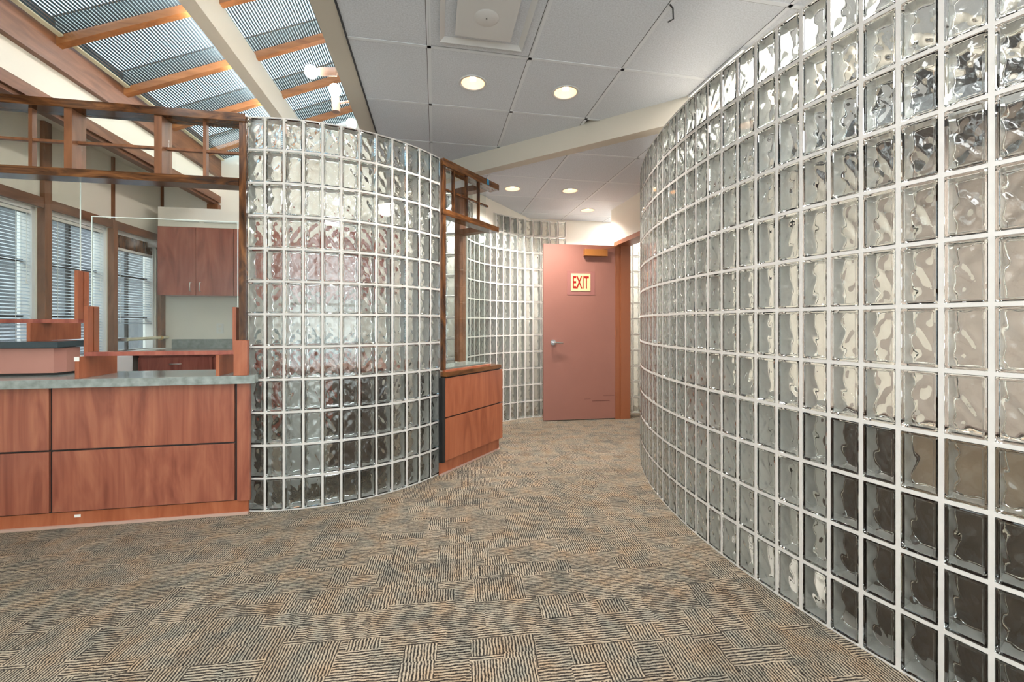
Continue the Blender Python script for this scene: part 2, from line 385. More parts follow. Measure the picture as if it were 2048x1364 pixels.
box('post', 'trim_brown', R, -2.62, -2.505, 5.43, 5.499, 2.44, 2.56, b2)
b1 = empty('trim_2', P3(R, -2.545, 4, 2.88), 'upper long brown beam along the foot of the skylight', kind='structure')
box('beam', 'trim_long', R, -2.58, -2.50, -2.3, 5.5, 2.90, 3.02, b1); box('lip', 'trim_long', R, -2.56, -2.485, -2.3, 5.5, 2.875, 2.90, b1)
# skylight: rafters rising to the right, panes above
SLP = .417
def roofz(a): return 3.025+SLP*(a+2.51)
sky = empty('skylight', P3(R, -1.5, 3.3, 3.03), 'sloping skylight of glass panes between orange-brown wooden rafters', kind='structure')
def slope_box(name, mat, a0, a1, b0, b1, d0, d1, parent):
    c = [(a0, b0), (a1, b0), (a1, b1), (a0, b1)]
    return MB().hexa([P3(R, a, b, roofz(a)+d0) for a, b in c]+[P3(R, a, b, roofz(a)+d1) for a, b in c]).build(name, mat, parent)
RB = [3.327+.62*k for k in range(-9, 4)]
for b in RB: slope_box('rafter', 'rafter_wood', -2.53, -.55, b-.026, b+.026, 0, .20, sky)
for b in RB[7:]:
    for s_ in (-1, 1): slope_box('well_lining', 'beam_cream', -2.53, -.55, b+s_*.0262, b+s_*.029, .06, .18, sky)
for k in range(len(RB)):
    b0 = RB[k]+.026; b1 = RB[k+1]-.026 if k+1 < len(RB) else 5.5
    slope_box('pane', 'pane_dimmed' if k >= 7 else 'pane', -2.53, -.55, b0, b1, .185, .195, sky)  # tint dims the sky in view; unseen clear panes admit more daylight
box('sill', 'trim_long', R, -2.60, -2.50, -2.3, 5.5, 3.02, 3.20, sky)
# cream beams carrying the skylight
bm1 = MB(); bm1.box(R, -1.62, -1.513, -2.3, 5.5, 3.23, 3.46)
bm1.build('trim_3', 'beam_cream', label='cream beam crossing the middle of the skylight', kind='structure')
bm2 = MB(); bm2.box(R, -.600, -.482, -2.3, 5.5, ZN+.004, 2.95); bm2.box(R, -.57, -.50, -2.3, 5.5, 2.95, 4.02)
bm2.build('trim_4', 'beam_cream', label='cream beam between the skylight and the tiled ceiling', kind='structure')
# skylight blinds: one per bay and column
def slat_mesh(name, length, width, tilt, slope=0, mat='blind', th=.0012):
    c, s_ = math.cos(tilt)*width/2, math.sin(tilt)*width/2; mb = MB()
    n = (-math.sin(tilt)*th/2, math.cos(tilt)*th/2)
    prof = [(-c-n[0], -s_-n[1]), (c-n[0], s_-n[1]), (c+n[0], s_+n[1]), (-c+n[0], -s_+n[1])]
    v = [(x, -length/2, z) for x, z in prof]+[(x, length/2, z) for x, z in prof]
    return mb.add(v, [(0, 1, 2, 3), (7, 6, 5, 4), (0, 4, 5, 1), (1, 5, 6, 2), (2, 6, 7, 3), (3, 7, 4, 0)]).mesh(name, mat)
ORD = ['first', 'second', 'third', 'fourth', 'fifth', 'sixth']
PH = math.atan(SLP)
for ci, (a0, a1, cname) in enumerate(((-2.48, -1.63, 'nearer the window wall'), (-1.60, -.61, 'next to the tiled ceiling'))):
    for k in range(7, 13):
        if k == 7 and ci == 1: continue
        b0 = RB[k]+.03; b1 = (RB[k+1] if k+1 < len(RB) else 5.5)-.03; bc = (b0+b1)/2; am = (a0+a1)/2
        root = empty('skylight_blind', P3(R, am, bc, roofz(am)+.05), f'{ORD[12-k]} slatted skylight blind from the back wall, in the row {cname}', 'blind', 'slatted blinds under the skylight')
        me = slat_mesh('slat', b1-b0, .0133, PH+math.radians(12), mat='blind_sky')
        cnt = int((a1-a0)/math.cos(PH)/.0205)
        for q in range(cnt):
            a = a0+(a1-a0)*(q+.5)/cnt; inst(me, 'slat', P3(R, a, bc, roofz(a)+.055), TH, root)
        me2 = slat_mesh('rail', b1-b0, .028, PH, mat='pale_rod', th=.02)
        for a in (a0+.012,): inst(me2, 'head_rail', P3(R, a, bc, roofz(a)+.05), TH, root)
        for q in (.2, .8):
            bb = b0+(b1-b0)*q
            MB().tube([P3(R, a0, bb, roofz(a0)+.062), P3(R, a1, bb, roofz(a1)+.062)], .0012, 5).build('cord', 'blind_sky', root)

# ------------------------------------------------------------------ tiled ceilings
def clip(poly, nx, ny, c):
    out = []
    for i in range(len(poly)):
        p, q = poly[i], poly[(i+1) % len(poly)]
        dp, dq = nx*p[0]+ny*p[1]-c, nx*q[0]+ny*q[1]-c
        if dp >= 0: out.append(p)
        if dp*dq < 0: t = dp/(dp-dq); out.append((p[0]+(q[0]-p[0])*t, p[1]+(q[1]-p[1])*t))
    return out
# diagonal bulkhead between the two ceilings, in world plan
BU0, BU1 = Vector((-.5863, 4.0126)), Vector((1.2064, 2.870)); bt = (BU1-BU0).normalized(); bn = Vector((-bt.y, bt.x))   # bn points to the hall
bc0 = bn.dot(BU0)
DLS = [(-.254, 2.715, ZN), (.362, 2.827, ZN), (.005, 4.381, ZF), (.618, 4.447, ZF), (.944, 5.22, ZF)]
def tile_hole(poly, h, z):
    n = 32; circ = [(h[0]+.082*math.cos(2*math.pi*k/n), h[1]+.082*math.sin(2*math.pi*k/n)) for k in range(n)]; ring = []
    for k in range(n):                                   # cast each ray from the hole centre to the tile edge
        dx, dy = math.cos(2*math.pi*k/n), math.sin(2*math.pi*k/n); best = 9
        for i in range(len(poly)):
            p, q = poly[i], poly[(i+1) % len(poly)]; ex, ey = q[0]-p[0], q[1]-p[1]; den = dx*ey-dy*ex
            if abs(den) < 1e-9: continue
            t = ((p[0]-h[0])*ey-(p[1]-h[1])*ex)/den; u = ((p[0]-h[0])*dy-(p[1]-h[1])*dx)/den
            if t > 0 and -1e-6 <= u <= 1+1e-6: best = min(best, t)
        ring.append((h[0]+dx*best, h[1]+dy*best))
    for p in poly: ring[min(range(n), key=lambda k: (ring[k][0]-p[0])**2+(ring[k][1]-p[1])**2)] = p
    v = [(x, y, z+.002) for x, y in circ+ring]+[(x, y, z+.014) for x, y in circ+ring]; f = []
    for k in range(n):
        k2 = (k+1) % n
        f += [(k, k2, n+k2, n+k), (2*n+k, 3*n+k, 3*n+k2, 2*n+k2), (k, 2*n+k, 2*n+k2, k2), (n+k, n+k2, 3*n+k2, 3*n+k)]
    return MB().add(v, f)
def tiled(name, label, al, bl, z, nx, ny, c, lo, skip=()):
    root = empty(name, (*R(al[0], bl[0]), z), label, kind='structure')
    g = .0145
    for i in range(len(al)-1):
        for j in range(len(bl)-1):
            if (i, j) in skip: continue
            poly = [(al[i]+.0108, bl[j]+g), (al[i+1]-g, bl[j]+g), (al[i+1]-g, bl[j+1]-.0108), (al[i]+.0108, bl[j+1]-.0108)]
            w_ = clip([R(*q) for q in poly], nx, ny, c)
            if len(w_) < 3: continue
            for (mx, my, mc) in lo: w_ = clip(w_, mx, my, mc) if len(w_) >= 3 else w_
            if len(w_) < 3: continue
            ar = abs(sum(w_[q][0]*w_[(q+1) % len(w_)][1]-w_[(q+1) % len(w_)][0]*w_[q][1] for q in range(len(w_))))/2
            if ar < .004: continue
            cx_ = sum(q[0] for q in w_)/len(w_); cy_ = sum(q[1] for q in w_)/len(w_)
            hole = next((q for q in DLS if abs(q[2]-z) < .01 and (q[0]-cx_)**2+(q[1]-cy_)**2 < .04), None)
            if hole: tile_hole(w_, hole, z).build('ceiling_tile', 'tile', root)
            else: MB().prism(w_, z+.002, z+.014).build('ceiling_tile', 'tile', root)
    def bar(p, q, nm):
        a, b = Vector(p), Vector(q)
        n = Vector((nx, ny))
        da, db = n.dot(a)-c, n.dot(b)-c
        if da < 0 and db < 0: return
        if da < 0: a = a+(b-a)*(da/(da-db))
        elif db < 0: b = b+(a-b)*(db/(db-da))
        t = (b-a).normalized(); s_ = Vector((-t.y, t.x))*.011
        MB().prism([tuple(a-s_), tuple(b-s_), tuple(b+s_), tuple(a+s_)], z, z+.0018).build(nm, 'tbar', root)
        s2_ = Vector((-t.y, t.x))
        MB().prism([tuple(a+s2_*.0108), tuple(b+s2_*.0108), tuple(b+s2_*.0143), tuple(a+s2_*.0143)], z+.0019, z+.004).build('painted_shade_line', 'shadow_gap', root)  # dark strip stands in for the shadow line along the bar
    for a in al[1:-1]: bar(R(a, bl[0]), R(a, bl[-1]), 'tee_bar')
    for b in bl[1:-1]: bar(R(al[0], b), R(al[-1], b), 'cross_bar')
    return root
AL = [-.482]+[-.035+.5835*k for k in range(0, 9)]; BL = [2.402+.6315*k for k in range(-7, 4)]
ce = tiled('ceiling', 'suspended ceiling of square grey mineral tiles', AL, BL, ZN, -bn.x, -bn.y, -bc0, ())
AF = [-.1, .50, 1.10, 1.70, 2.30, 2.90]; BF = [2.06, 2.685, 3.31, 3.935, 4.56, 5.20, 5.5]
cf = tiled('ceiling_hall', 'lower tiled ceiling of the hall beyond the diagonal bulkhead', AF, BF, ZF, bn.x, bn.y, bc0+.10, ())
tk = MB(); tk.prism([R(-.55, -2.3), R(4.9, -2.3), R(4.9, 5.55), R(-.55, 5.55)], ZN+.10, ZN+.13)
tk.build('ceiling_deck', 'shadow_gap', label='dark deck above the suspended ceiling tiles', kind='structure')
# dark lines beside the bars are strips coloured as shade
e0, e1 = BU0-bt*.75, BU1+bt*2.6
bk = MB(); o_ = bn*.10
bk.prism([tuple(e0), tuple(e1), tuple(e1+o_), tuple(e0+o_)], ZF-.012, ZN+.02)
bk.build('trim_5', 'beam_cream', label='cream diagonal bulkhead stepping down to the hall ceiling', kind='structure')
q0, q1 = Vector((-.42, 4.43)), Vector((.288, 5.725)); qt = (q1-q0).normalized(); qn = Vector((-qt.y, qt.x))*.08
MB().prism([tuple(q0), tuple(q1), tuple(q1+qn), tuple(q0+qn)], ZG-.15, ZF+.05).build('trim_6', 'cream', label='cream bulkhead above the hollow glass block wall', kind='structure')

# ------------------------------------------------------------------ the rest of the building (behind the viewer and behind the right glass wall)
rw = MB(); RWIN = [(-2.9, -1.55), (-1.45, -.10), (0.0, 1.35), (1.45, 2.8)]
rw.box(R, -3.25, 4.9, -2.42, -2.3, 0, .35); rw.box(R, -3.25, 4.9, -2.42, -2.3, 2.5, 4.1)
ed = [-3.25]+[q for t in RWIN for q in t]+[4.9]
for k in range(0, len(ed), 2): rw.box(R, ed[k], ed[k+1], -2.42, -2.3, .35, 2.5)
rwall = rw.build('wall_rear', 'cream', label='cream wall with windows behind the viewer', kind='structure')
for a0, a1 in RWIN:
    for q in (a0+.02, (a0+a1)/2, a1-.02): box('mullion', 'trim_brown', R, q-.02, q+.02, -2.40, -2.33, .35, 2.5, rwall)
    for z in (.37, 1.5, 2.48): box('transom_bar', 'trim_brown', R, a0, a1, -2.40, -2.33, z-.02, z+.02, rwall)
    box('pane', 'pane', R, a0, a1, -2.37, -2.366, .35, 2.5, rwall)
MB().box(R, 4.78, 4.9, -2.3, 5.5, 0, 2.85).build('wall_side', 'taupe', label='taupe wall in the room behind the right glass blocks', kind='structure')
# door wall with the opening for the open door
DA, DB0, DB1 = 2.16, 3.84, 4.80
dw = MB(); dw.box(R, DA, DA+.16, DB1, 4.905, 0, ZF+.03); dw.box(R, DA, DA+.16, DB0-.25, DB1, 2.15, ZF+.03); dw.box(R, DA, DA+2.5, DB0-.37, DB0-.25, 0, ZN)
dw.build('wall_door', 'cream', label='cream wall around the doorway at the end of the hall', kind='structure')
fr = empty('trim_7', P3(R, DA, DB1, 0), 'brown steel door frame', kind='structure')
box('jamb', 'frame_brown', R, DA-.012, DA+.175, DB1-.045, DB1, 0, 2.15, fr); box('stop', 'frame_brown', R, DA+.05, DA+.175, DB1-.062, DB1-.045, 0, 2.10, fr)
box('head', 'frame_brown', R, DA-.012, DA+.175, DB0-.1, DB1, 2.10, 2.15, fr); box('jamb', 'frame_brown', R, DA-.012, DA+.175, DB0-.1, DB0-.055, 0, 2.10, fr)

# furniture in the room behind the right glass blocks
def arc_panel(i0, i1, off, z0, z1, th=.03):
    pts = []
    for i in range(i0, i1+1):
        a = -.0637+i*.1057/3.0507; pts.append(((4.0311-(3.0507-off)*math.cos(a), 2.743-(3.0507-off)*math.sin(a)), (4.0311-(3.0507-off-th)*math.cos(a), 2.743-(3.0507-off-th)*math.sin(a))))
    mb = MB()
    for k in range(len(pts)-1):
        (o0, i_0), (o1, i_1) = pts[k], pts[k+1]
        mb.hexa([(*o0, z0), (*o1, z0), (*i_1, z0), (*i_0, z0), (*o0, z1), (*o1, z1), (*i_1, z1), (*i_0, z1)])
    return mb
MB().prism([(4.0311-2.955*math.cos(-.0637+i*.1057/3.0507), 2.743-2.955*math.sin(-.0637+i*.1057/3.0507)) for i in range(-12, 27)]+[R(4.75, -1.2), R(4.75, 3.4)], .0005, .003).build('floor_bounce', 'vinyl', label='pale light-bouncing floor added in the room behind the right glass blocks', kind='structure')  # pale floor added to bounce light up behind the glass blocks
arc_panel(-6, 11, .42, .004, .80).build('low_screen', 'white_panel', label='pale low screen behind the lower right glass blocks', cat='screen')
arc_panel(12, 25, .16, .004, .82).build('curved_screen', 'dark_furniture', label='dark brown low screen behind the lower right glass blocks', cat='screen')

arc_panel(15, 21, .128, .60, .815, .02).build('tan_box', 'tan', label='tan shape blurred on the dark screen behind the right glass blocks', cat='box')
# ------------------------------------------------------------------ reception counter
rc = empty('reception_counter', P3(R, -2.1, 2.95, 0), 'red-brown panelled reception counter with grey worktop', 'counter')
box('carcass', 'black', R, -3.06, -1.16, 2.806, 3.12, .085, .80, rc); box('end_panel', 'black', R, -1.16, -1.114, 2.806, 2.819, .085, .80, rc)
box('plinth', 'cherry_orange', R, -3.06, -1.125, 2.802, 2.819, 0, .085, rc)
box('plinth_strip', 'socket_pink', R, -3.06, -1.122, 2.788, 2.802, 0, .014, rc)
for a0, a1 in ((-3.055, -2.148), (-2.132, -1.198)):
    for z0, z1 in ((.092, .4345), (.4455, .796)): box('panel', 'cherry', R, a0, a1, 2.792, 2.81, z0, z1, rc, .0015)
box('stile', 'cherry', R, -1.182, -1.112, 2.790, 2.81, .085, .80, rc)
MB().prism([R(-3.06, 2.752), R(-1.09, 2.752), R(-1.075, 2.765), R(-1.075, 2.818), R(-1.165, 2.818), R(-1.165, 3.16), R(-3.06, 3.16)], .80, .848).build('worktop', 'counter_grey', rc, .002)
MB().box(R, -2.03, -2.0, 2.800, 2.8018, .052, .068).build('chip', 'white_plastic', rc)
# raised box at the left end of the worktop
bx = empty('counter_box', P3(R, -2.5, 3.05, .848), 'pink-brown box with dark slab top at the left end of the worktop', 'box')
poly = [R(-3.0, 2.99), R(-2.275, 2.99), R(-2.245, 3.04), R(-2.245, 3.14), R(-3.0, 3.14)]
MB().prism(poly, .862, 1.012).build('body', 'pink_laminate', bx, .001)
box('base', 'black', R, -2.99, -2.255, 2.996, 3.135, .848, .862, bx)
MB().box(R, -3.0, -2.225, 2.95, 3.155, 1.016, 1.054).build('slab', 'counter_dark', bx, .004)
box('shadow_strip', 'black', R, -2.99, -2.26, 2.98, 3.13, 1.012, 1.016, bx)
# glass guards held in wooden frames
def guard(name, a0, a1, b0, zf, zl, post, gtop, label, leg_b0, leg_b1, legs, glass_a):
    r_ = empty(name, P3(R, (a0+a1)/2, b0, zf), label, 'glass guard', 'glass guards on the reception worktop')
    for la0, la1 in legs: box('leg', 'cherry_orange', R, la0, la1, leg_b0, leg_b1, zf, zl, r_, .001)
    box('shelf', 'cherry_red', R, a0, a1, b0, b0+.085, zl, zl+.024, r_, .001)
    for s0, s1 in ((a0, a0+.02), (a1-.02, a1)):
        box('post', 'cherry_orange', R, s0, s1, b0, b0+.039, zl+.024, post, r_, .001)
        box('post', 'cherry_orange', R, s0, s1, b0+.047, b0+.085, zl+.024, post, r_, .001)
    g0, g1 = glass_a
    box('polished_edge', 'glass_edge', R, g0, g1, b0+.0405, b0+.0455, gtop, gtop+.004, r_)
    for q in (g0-.004, g1): box('polished_edge', 'glass_edge', R, q, q+.004, b0+.0405, b0+.0455, post+.002, gtop+.004, r_)
    box('glass_pane', 'pane', R, glass_a[0], glass_a[1], b0+.0405, b0+.0455, zl+.026, gtop, r_)
    return r_
guard('glass_guard', -1.999, -1.20, 2.82, .848, .972, 1.262, 1.79, 'glass guard in the lower red-brown frame at the middle of the worktop', 2.775, 3.065, ((-2.01, -1.99), (-1.292, -1.272)), (-1.985, -1.21))
guard('glass_guard', -3.0, -2.22, 3.09, 1.054, 1.1645, 1.497, 2.10, 'glass guard in the taller red-brown frame on the dark slab', 3.03, 3.40, ((-2.445, -2.425), (-2.99, -2.97)), (-2.99, -2.24))
MB().box(R, -2.012, -1.988, 2.7725, 2.776, .948, .9715).build('torn_edge', 'white_plastic', bpy.data.objects['glass_guard'])
box('end_block', 'cherry_orange', R, -1.190, -1.115, 2.762, 2.794, .849, 1.06, None, .002, label='small upright wooden block on the right end of the worktop', cat='block')
# overhead window frame above the counter
tf = empty('overhead_frame', P3(R, -2.1, 2.845, 2.0), 'dark stained overhead window frame above the reception counter', 'frame')
box('top_rail', 'walnut_rail', R, -3.06, -1.137, 2.79, 2.905, 2.39, ZG, tf, .002)
box('bottom_rail', 'walnut_rail', R, -3.06, -1.176, 2.795, 2.905, 2.0, 2.047, tf, .002)
box('post', 'walnut', R, -1.176, -1.137, 2.80, 2.90, .848, 2.39, tf, .002)
for a in (-1.61, -2.062, -2.515, -2.97): box('mullion', 'trim_brown', R, a-.02, a+.02, 2.80, 2.90, 2.047, 2.39, tf, .002)
for a in (-1.380, -2.27, -2.74): box('muntin', 'trim_brown', R, a-.009, a+.009, 2.835, 2.865, 2.047, 2.39, tf)
ga = [-2.97, -2.515, -2.062, -1.61, -1.156]
for k in range(4):
    box('muntin', 'trim_brown', R, ga[k]+.02, ga[k+1]-.02, 2.838, 2.862, 2.205, 2.22, tf)
    box('pane', 'pane', R, ga[k]+.02, ga[k+1]-.02, 2.8665, 2.8705, 2.047, 2.39, tf)
# ------------------------------------------------------------------ side counter with its own frame
sc_ = empty('side_counter', (*D2(.4, .2), 0), 'narrow red-brown panelled side counter at the reception corner', 'counter')
box('plinth', 'cherry_orange', D2, 0, .79, -.002, .012, 0, .10, sc_); box('plinth_strip', 'socket_pink', D2, -.005, .795, -.012, -.002, 0, .012, sc_)
box('carcass', 'black', D2, .037, .79, -.012, .3, .10, .745, sc_); box('end_panel', 'black', D2, -.005, .036, -.012, .008, .10, .745, sc_)
for z0, z1 in ((.108, .430), (.441, .740)): box('panel', 'cherry_orange', D2, .03, .81, -.03, -.012, z0, z1, sc_, .0015)
box('stile', 'black', D2, 0, .026, -.028, -.012, .10, .745, sc_)
box('sill', 'walnut_rail2', D2, .036, .785, -.035, .10, .750, .786, sc_, .002)
box('sill_edge', 'cherry_orange', D2, .05, .65, -.012, .02, .786, .799, sc_)
box('worktop', 'counter_grey', D2, .05, .76, .10, .34, .765, .799, sc_)
f2 = empty('corner_frame', (*D2(.4, .05), .8), 'dark stained corner window frame standing on the side counter', 'frame')
box('top_rail', 'walnut_rail2', D2, .034, .79, -.005, .10, 2.385, ZG, f2, .002); box('bottom_rail', 'walnut_rail2', D2, .034, .79, -.005, .10, 2.0, 2.048, f2, .002)
box('post', 'walnut', D2, .034, .068, 0, .09, .80, 2.385, f2, .002)
for s_ in (.190, .356, .524): box('muntin', 'walnut', D2, s_-.007, s_+.007, .02, .045, 2.048, 2.385, f2)
box('muntin', 'walnut', D2, .07, .66, .022, .043, 2.205, 2.22, f2)
box('pane', 'pane', D2, .07, .655, .046, .050, .802, 2.383, f2)
box('return_rail', 'trim_brown', D2, .66, .75, .10, .42, 2.385, ZG, f2); box('return_rail', 'trim_brown', D2, .66, .75, .10, .42, 2.0, 2.048, f2)
box('return_post', 'trim_brown', D2, .66, .75, .355, .42, .80, 2.385, f2)
box('pane', 'pane', D2, .70, .704, .05, .355, .81, 2.0, f2)
MB().box(D2, .60, .63, -.0075, -.0055, 2.39, ZG).build('tape', 'tape_blue', f2)

# ------------------------------------------------------------------ inside the reception
def cabinet(a0, a1, label, arms=True):
    r_ = empty('wall_cabinet', P3(R, (a0+a1)/2, 5.35, 1.47), label, 'cabinet', 'wall cabinets on the back wall')
    box('body', 'cherry_red', R, a0, a1, 5.21, 5.499, 1.47, 2.225, r_)
    mid = (a0+a1)/2
    for s0, s1, hx in ((a0+.002, mid-.002, mid-.047), (mid+.002, a1-.002, mid+.047)):
        d = box('door', 'cherry_red', R, s0, s1, 5.19, 5.209, 1.47, 2.225, r_, .0012)
        MB().tube([P3(R, hx, 5.19, 1.515), P3(R, hx, 5.165, 1.52), P3(R, hx, 5.162, 1.565), P3(R, hx, 5.165, 1.61), P3(R, hx, 5.19, 1.615)], .005, 8).build('handle', 'nickel', d)
cabinet(-2.990, -2.238, 'red-brown two-door wall cabinet nearest the windows')
cabinet(-2.234, -1.48, 'red-brown two-door wall cabinet behind the left glass blocks')
cabinet(-1.476, -.72, 'rightmost red-brown wall cabinet behind the left glass blocks')
box('trim_8', 'cream', R, -2.99, -.6, 5.20, 5.499, 2.228, 2.44, label='cream soffit box above the wall cabinets', kind='structure')
vf = empty('valance_light', P3(R, -2.5, 5.19, 2.25), 'slim white light fitting on the soffit above the wall cabinet', 'light')
box('tube_cover', 'white_plastic', R, -2.82, -2.58, 5.18, 5.199, 2.285, 2.30, vf); box('tube_cover', 'white_plastic', R, -2.53, -2.2, 5.18, 5.199, 2.285, 2.30, vf)
def base_unit(a0, a1, label):
    r_ = empty('base_cabinet', P3(R, (a0+a1)/2, 5.2, 0), label, 'cabinet', 'base cabinets under the back worktop')
    box('body', 'cherry_red', R, a0, a1, 4.92, 5.499, .08, .828, r_); box('plinth', 'black', R, a0, a1, 4.97, 5.49, 0, .08, r_)
    d = box('drawer', 'cherry_red', R, a0+.003, a1-.003, 4.90, 4.919, .672, .806, r_, .0012); m_ = (a0+a1)/2
    MB().tube([P3(R, m_-.05, 4.90, .74), P3(R, m_-.045, 4.877, .74), P3(R, m_+.045, 4.877, .74), P3(R, m_+.05, 4.90, .74)], .005, 8).build('handle', 'nickel', d)
    for s0, s1 in ((a0+.003, m_-.002), (m_+.002, a1-.003)): box('door', 'cherry_red', R, s0, s1, 4.90, 4.919, .085, .666, r_, .0012)
base_unit(-3.0, -2.31, 'red-brown base cabinet with drawer under the back worktop nearest the windows')
base_unit(-2.306, -1.62, 'second red-brown base cabinet from the windows under the back worktop')
base_unit(-1.616, -.93, 'rightmost red-brown base cabinet under the back worktop')
bw_ = empty('back_worktop', P3(R, -2, 5.2, .83), 'grey laminate worktop with upstand along the back wall', 'worktop')
box('slab', 'counter_grey', R, -3.05, -.9, 4.89, 5.499, .83, .87, bw_, .002); box('upstand', 'counter_grey', R, -3.007, -.9, 5.475, 5.499, .87, .975, bw_, .002)
ol = empty('power_outlet', P3(R, -2.512, 5.495, 1.042), 'white power outlet on the back wall above the worktop', 'outlet')
ao = -2.512
box('plate', 'white_plastic', R, ao-.037, ao+.037, 5.493, 5.4995, 1.042, 1.157, ol, .0015)
for z in (1.074, 1.124): box('socket', 'cream', R, ao-.016, ao+.016, 5.4905, 5.493, z-.014, z+.014, ol, .001)
# windows: frames, panes and glazing bars, then a blind in each
for k, (b0, b1) in enumerate(WIN):
    wn = empty(f'window_{k+1}', P3(R, WA-.08, (b0+b1)/2, SILL), f'{ORD[k]} window from the viewer in the window wall, with dark glazing bars', kind='structure')
    for q0, q1 in ((b0, b0+.03), (b1-.03, b1)): box('jamb', 'white_paint', R, WA-.13, WA-.03, q0, q1, SILL, HEAD, wn)
    box('head', 'white_paint', R, WA-.13, WA-.03, b0, b1, HEAD-.03, HEAD, wn)
    box('glazing_bar', 'shadow_gap', R, WA-.115, WA-.09, (b0+b1)/2-.012, (b0+b1)/2+.012, SILL, HEAD-.03, wn)
    for z in (1.22, 1.66): box('glazing_bar', 'shadow_gap', R, WA-.115, WA-.09, b0+.03, b1-.03, z-.01, z+.01, wn)
    box('pane', 'pane', R, WA-.105, WA-.101, b0+.03, b1-.03, SILL, HEAD-.03, wn)
    zt, zb = (HEAD-.035, SILL+.02) if k < 3 else (HEAD-.16, 1.165)
    lab = {0: 'slatted window blind nearest the viewer', 1: 'grey-blue slatted window blind at the left edge of the picture', 2: 'full-length slatted window blind between the two brown mullions', 3: 'shorter slatted window blind next to the wall cabinet'}[k]
    bl = empty('window_blind', P3(R, WA-.055, (b0+b1)/2, zb), lab, 'blind', 'slatted blinds on the side windows')
    bb0, bb1 = b0+.004, b1-.004
    sm = slat_mesh('slat', bb1-bb0, .024, math.radians(-22), mat='blind'); nS = int((zt-zb)/.0265)
    for q in range(nS): inst(sm, 'slat', P3(R, WA-.052, (bb0+bb1)/2, zt-.03-q*.0265), TH, bl)
    box('head_rail', 'white_plastic', R, WA-.068, WA-.036, bb0, bb1, zt-.025, zt, bl); box('bottom_rail', 'blind', R, WA-.064, WA-.04, bb0, bb1, zt-.03-nS*.0265-.004, zt-.03-nS*.0265+.008, bl)
    for q in (.22, .78):
        bq = bb0+(bb1-bb0)*q; MB().tube([P3(R, WA-.039, bq, zt-.02), P3(R, WA-.039, bq, zb)], .0018, 5).build('ladder_cord', 'white_plastic', bl)
    MB().tube([P3(R, WA-.03, bb1-.07, zt-.02), P3(R, WA-.03, bb1-.07, zt-.55)], .0022, 5).build('wand', 'white_plastic', bl)
    MB().tube([P3(R, WA-.03, bb1-.07, zt-.55), P3(R, WA-.03, bb1-.07, zt-.585)], [.003, .008], 8).build('tassel', 'white_plastic', bl)
box('valance_board', 'walnut', R, WA-.06, WA-.035, WIN[3][0]+.001, WIN[3][1]-.001, HEAD-.16, HEAD, None, label='dark brown board above the shorter window blind', cat='board')
sb = empty('steel_bracket', P3(R, WA+.06, 5.33, 2.02), 'grey steel bracket under the window head beside the wall cabinet', 'bracket')
box('housing', 'chrome', R, WA+.005, WA+.10, 5.24, 5.40, 2.0, 2.085, sb, .002)
MB().tube([P3(R, WA+.06, 5.32, 2.0), P3(R, WA+.06, 5.32, 1.96)], .006, 8).build('pin', 'chrome', sb)
rd = empty('support_rail', P3(R, WA+.09, 5.1, .95), 'pale cream rail across the lower part of the window beside the cabinet', 'rail')
MB().tube([P3(R, WA+.09, 4.80, 1.0), P3(R, WA+.09, 5.44, 1.0)], .017, 12).build('bar', 'pale_rod', rd); MB().tube([P3(R, WA+.09, 5.30, 1.0), P3(R, WA+.09, 5.33, 1.0)], .022, 12).build('collar', 'brass', rd)
MB().tube([P3(R, WA, 5.44, 1.0), P3(R, WA+.09, 5.44, 1.0)], .02, 10).build('bracket', 'chrome', rd); MB().tube([P3(R, WA, 4.80, 1.0), P3(R, WA+.09, 4.80, 1.0)], .02, 10).build('bracket', 'chrome', rd)
box('wall_heater', 'white_radiator', R, WA+.002, WA+.10, 3.4, 4.86, .35, .84, None, .004, label='white panel heater under the windows', cat='heater')
# things behind the left glass blocks
box('desk_side_panel', 'white_panel', R, -1.06, -.80, 3.22, 3.25, 0, .79, None, label='pale desk panel behind the lower left glass blocks', cat='panel')
dc = empty('drawer_unit', P3(R, -.5, 3.4, 0), 'dark brown drawer unit blurred behind the left glass blocks', 'drawer unit')
box('body', 'dark_furniture', R, -.76, -.37, 3.32, 3.7, .05, .76, dc); box('top', 'cherry', R, -1.05, -.32, 3.2, 3.72, .80, .83, dc); box('plinth', 'black', R, -.74, -.39, 3.35, 3.68, 0, .05, dc)
box('rail', 'dark_furniture', R, -1.04, -.37, 3.26, 3.7, .76, .80, dc)
for z in (.07, .30, .53): box('drawer', 'dark_furniture', R, -.75, -.38, 3.303, 3.319, z, z+.215, dc, .001)

# ------------------------------------------------------------------ open door
dh, dl = Vector((1.2556, 5.070)), Vector((.3724, 4.932)); dt = (dh-dl).normalized(); dn = Vector((-dt.y, dt.x))      # dn away from viewer
def DD(s, n): q = dl+dt*s+dn*n; return (q.x, q.y)
DW = (dh-dl).length
dr = empty('door_1', (*DD(DW/2, .02), .01), 'open salmon-brown door with lever handle', kind='structure')
leaf = box('leaf', 'door_paint', D := DD, 0, DW, 0, .042, .012, 2.103, dr, .0015)
hd = MB(); hc = P3(DD, .115, -.006, .935)
hd.tube([P3(DD, .115, 0, .935), P3(DD, .115, -.012, .935)], .033, 18).tube([P3(DD, .115, -.012, .935), P3(DD, .115, -.05, .935)], .011, 10)
h_ = hd.build('handle', 'chrome', dr)
MB().tube([P3(DD, .112, -.052, .935), P3(DD, .16, -.055, .934), P3(DD, .225, -.045, .928)], [.012, .010, .008], 10).build('lever', 'chrome', h_)
cl = box('closer', 'bronze', DD, DW-.405, DW-.12, -.055, 0, 1.965, 2.045, dr, .003)
